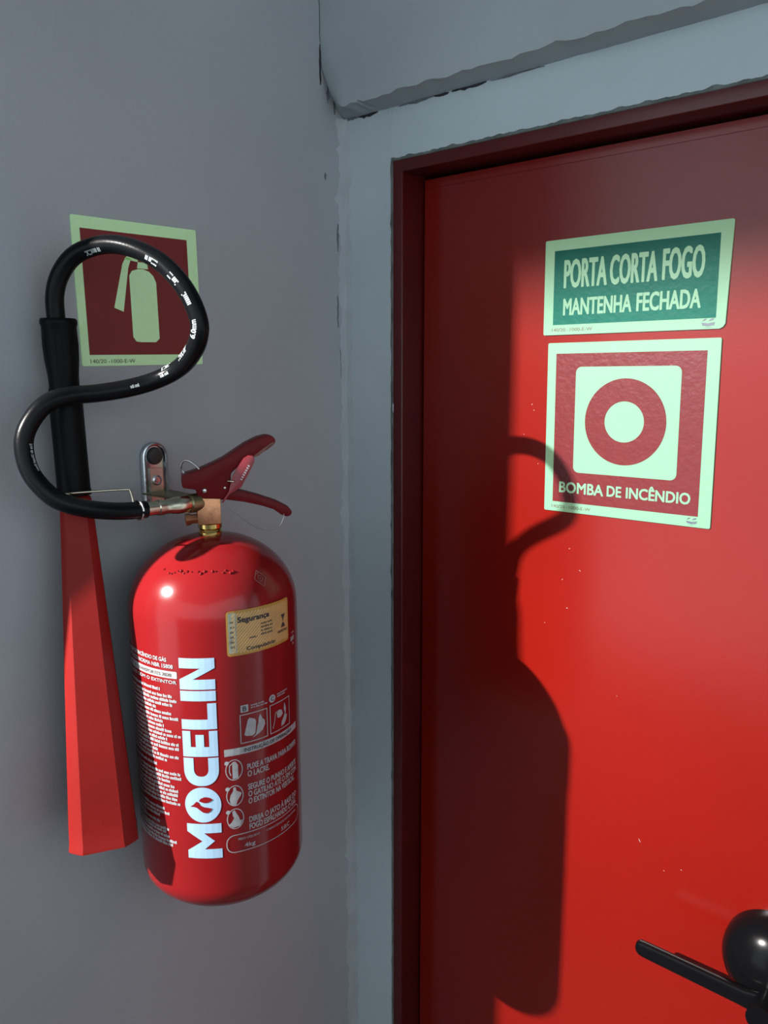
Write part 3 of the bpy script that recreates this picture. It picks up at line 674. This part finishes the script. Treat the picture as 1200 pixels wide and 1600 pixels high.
sw = [AX + U * u + Z * z + Wv * .010 for u, z in ((.0115, 1.5830), (.0180, 1.5755), (.0290, 1.5665), (.0420, 1.5560), (.0540, 1.5505), (.0640, 1.5505), (.0710, 1.5550), (.0745, 1.5620), (.0752, 1.5665))]
bm = bmesh.new(); tube(bm, spline(sw, 6), .00030, 6); eo('seal_wire', bm, 'steel')

# --- outlet coupling
CP = Vector((.110, -.341, 1.5822)); CE = Vector((.108, -.3990, 1.5832)); cd_ = (CE - CP)
L_ = cd_.length
bm = bmesh.new(); lathe(bm, [(.0098, -.008), (.0098, .006), (.0088, .0072)], CP, cd_, 24, cap0=True, cap1=True); cn = eo('outlet_nut', bm, 'olive', angle=20)
bm = bmesh.new(); lathe(bm, [(.0080, .006), (.0086, .010), (.0086, .022), (.0080, .0235), (.0080, .026), (.0072, .028), (.0072, .036), (.0078, .0365), (.0078, .042), (.0068, .043), (.0068, L_ + .006)], CP, cd_, 36, cap0=True, cap1=True); cpl = eo('hose_coupling', bm, 'nickel', angle=25)

# --- hose
HP = [(0.0275, -0.4303, 1.7480), (0.0275, -0.4304, 1.7631), (0.0290, -0.4314, 1.7838), (0.0340, -0.4280, 1.8031), (0.0440, -0.4191, 1.8205), (0.0580, -0.4080, 1.8290), (0.0780, -0.3964, 1.8318), (0.1040, -0.3860, 1.8253), (0.1280, -0.3754, 1.8118), (0.1460, -0.3682, 1.7924), (0.1550, -0.3637, 1.7752), (0.1590, -0.3605, 1.7580), (0.1570, -0.3604, 1.7466), (0.1470, -0.3581, 1.7352), (0.1220, -0.3557, 1.7193), (0.0970, -0.3649, 1.7071), (0.0810, -0.3871, 1.6987), (0.0670, -0.4166, 1.6937), (0.0590, -0.4383, 1.6923), (0.0550, -0.4585, 1.6869), (0.0500, -0.4725, 1.6715), (0.0480, -0.4816, 1.6514), (0.0540, -0.4813, 1.6251), (0.0630, -0.4732, 1.6072), (0.0700, -0.4641, 1.5965), (0.0780, -0.4499, 1.5895), (0.0840, -0.4341, 1.5849), (0.0880, -0.4098, 1.5807), (0.0905, -0.3846, 1.5794)]
HPATH = smooth_path(spline(HP, 8), 10)
HR = .0086
bm = bmesh.new(); tube(bm, HPATH, HR, 24); hose = ew('discharge_hose', bm, 'hose', angle=60)
cum = [0.0]
for a, b in zip(HPATH, HPATH[1:]): cum.append(cum[-1] + (b - a).length)
def at_len(s_):
    s_ = min(max(s_, 0), cum[-1] - 1e-5)
    for i in range(len(cum) - 1):
        if cum[i + 1] >= s_:
            t = (s_ - cum[i]) / (cum[i + 1] - cum[i]); p = HPATH[i].lerp(HPATH[i + 1], t)
            a = HPATH[max(i - 2, 0)]; b = HPATH[min(i + 3, len(HPATH) - 1)]; return p, (b - a).normalized()
def nearest_len(px):
    k = min(range(len(HPATH)), key=lambda i: (HPATH[i] - Vector(px)).length); return cum[k]
def hose_text(fs, sc, face):
    """(x along hose, y around) laid on the hose; face = direction the print looks to"""
    out = []; w_ = max(p[0] for f_ in fs for p in f_); s0 = sc + w_ / 2     # centred on sc, reading against the path
    for f_ in fs:
        q = []
        for x, y, *zz in f_:
            p, t = at_len(s0 - x); n = (face - t * face.dot(t)).normalized(); b = t.cross(n)
            a = y / HR; q.append(p + (n * math.cos(a) + b * math.sin(a)) * (HR + .00025 + (zz[0] if zz else 0)))
        out.append(q)
    return out
def hprint(fs):
    bm = bmesh.new()
    for q in fs:
        try: bm.faces.new([bm.verts.new(p) for p in q])
        except ValueError: pass
    ew('hose_print', bm, 'print_hose', hose, smooth=False)
for pos, ln, hh, fc in (((.062, -.405, 1.830), .020, .0026, (.86, -.42, -.62)), ((.122, -.378, 1.816), .016, .0026, (.75, -.60, -.50)), ((.142, -.3700, 1.798), .013, .0026, (.60, -.78, -.30)),
                        ((.153, -.3645, 1.779), .013, .0026, (.45, -.88, -.10)), ((.1080, -.3600, 1.7125), .014, .0028, (.42, -.45, .80)), ((.1060, -.3610, 1.7118), .012, .0014, (.66, -.75, .12)),
                        ((.083, -.384, 1.700), .010, .0016, (.8, -.6, .1)), ((.050, -.4825, 1.636), .030, .0016, (.75, .35, .55))):
    hprint(hose_text(greek2(0, ln, -hh, hh, .0017 if hh > .002 else .0012), nearest_len(pos), Vector(fc)))
hprint(hose_text(text2('6.0mm', 0, -.0030, .016, .0030, .06), nearest_len((.1585, -.3605, 1.754)), Vector((.25, -.97, .10))))
hprint(hose_text(text2('MAX.WP', 0, -.0036, .020, .0036, .06), nearest_len((.138, -.3575, 1.729)), Vector((.30, -.75, .55))))

# --- horn: grip, tube, cone
GA, GB = Vector((.0275, -.4285, 1.7620)), Vector((.0300, -.4265, 1.5935)); gax = GB - GA; gl = gax.length
bm = bmesh.new()
lathe(bm, [(.0090, -.003), (.0160, -.0025), (.0172, -.0005), (.0172, .0025), (.0162, .005), (.0160, .020), (.0156, .035), (.0143, .052), (.0140, .062), (.0146, .068)], GA, gax, 32, cap0=True, cap1=True)
grip = ew('horn_grip', bm, 'grip', angle=35)
bm = bmesh.new()
for k in range(16):     # shallow ribs running down the grip
    a = 2 * math.pi * k / 16; fa, fb = frame_of(gax); dd = fa * math.cos(a) + fb * math.sin(a); g = gax.normalized()
    tube(bm, [GA + g * .006 + dd * .0158, GA + g * .022 + dd * .0158, GA + g * .036 + dd * .0152, GA + g * .052 + dd * .0140], [.0003, .0008, .0008, .0003], 6)
ew('grip_ribs', bm, 'grip', grip)
bm = bmesh.new(); lathe(bm, [(.0146, .064), (.0156, .070), (.0158, gl - .006), (.0164, gl - .004), (.0164, gl)], GA, gax, 36, cap0=True, cap1=True)
ew('horn_tube', bm, 'grip', angle=35)
CA, CB = Vector((.0305, -.4255, 1.5930)), Vector((.0670, -.4410, 1.2395)); cax = CB - CA; cl_ = cax.length
bm = bmesh.new(); rot = math.radians(-70)
def octring(h, r, rr=.16):
    c = CA + cax.normalized() * h; g = cax.normalized(); a = Vector((1, 0, 0)); a = (a - g * a.dot(g)).normalized(); b = g.cross(a) * -1
    pts = []
    for k in range(8):
        an = math.radians((-63, 4, 27, 94, 117, 184, 207, 274)[k])
        for dlt in (-.05, .05):                      # corners slightly rounded
            pts.append(bm.verts.new(c + (a * math.cos(an + dlt) + b * math.sin(an + dlt)) * r * (1.0 if h > .2 else .995)))
    return pts
rg = [octring(0, .0125), octring(.003, .0165), octring(.010, .0178), octring(.05, .0200), octring(.15, .0262), octring(.25, .0322), octring(.33, .0370), octring(cl_ - .006, .0378), octring(cl_ - .003, .0386), octring(cl_, .0388), octring(cl_, .0366), octring(cl_ - .01, .0350), octring(.12, .0215), octring(.02, .0145)]
for A_, B_ in zip(rg, rg[1:]):
    n = len(A_)
    for k in range(n): bm.faces.new((A_[k], A_[(k + 1) % n], B_[(k + 1) % n], B_[k]))
bm.faces.new(rg[0]); bm.faces.new(rg[-1])
horn = ew('horn_cone', bm, 'horn', angle=25); horn['label'] = 'red plastic octagonal discharge horn'
# moulding seam on the cone
g = cax.normalized(); va = Vector((1, 0, 0)); va = (va - g * va.dot(g)).normalized(); vb_ = -g.cross(va); an = math.radians(-29.5)
dd = va * math.cos(an) + vb_ * math.sin(an)
bm = bmesh.new(); tube(bm, [CA + g * (cl_ - .055) + dd * .0296, CA + g * (cl_ - .03) + dd * .0309, CA + g * (cl_ - .008) + dd * .0318], [.0002, .0009, .0006], 6); ew('mould_seam', bm, 'horn', horn)
# retaining wire between coupling and horn
wp = [(0.0500, -0.4540, 1.5990), (0.0620, -0.4490, 1.6000), (0.0680, -0.4440, 1.6011), (0.0820, -0.4014, 1.6005), (0.0840, -0.3971, 1.5989), (0.0860, -0.3966, 1.5940), (0.0880, -0.3968, 1.5872), (0.0890, -0.3972, 1.5810)]
bm = bmesh.new(); tube(bm, smooth_path(spline(wp, 6), 2), .0011, 10); ew('retaining_wire', bm, 'nickel')
bm = bmesh.new(); tube(bm, [Vector((.0900, -.3925, 1.5797)) + Vector((.0094 * math.cos(a), 0, .0094 * math.sin(a))) for a in [2 * math.pi * k / 24 for k in range(24)]], .0010, 8); ew('hose_clamp', bm, 'steel')

# the cylinder, valve and print were modelled at unit size: bring them to the true size of the extinguisher
for o in SCALED: o.data.transform(Matrix.Scale(KS, 4))
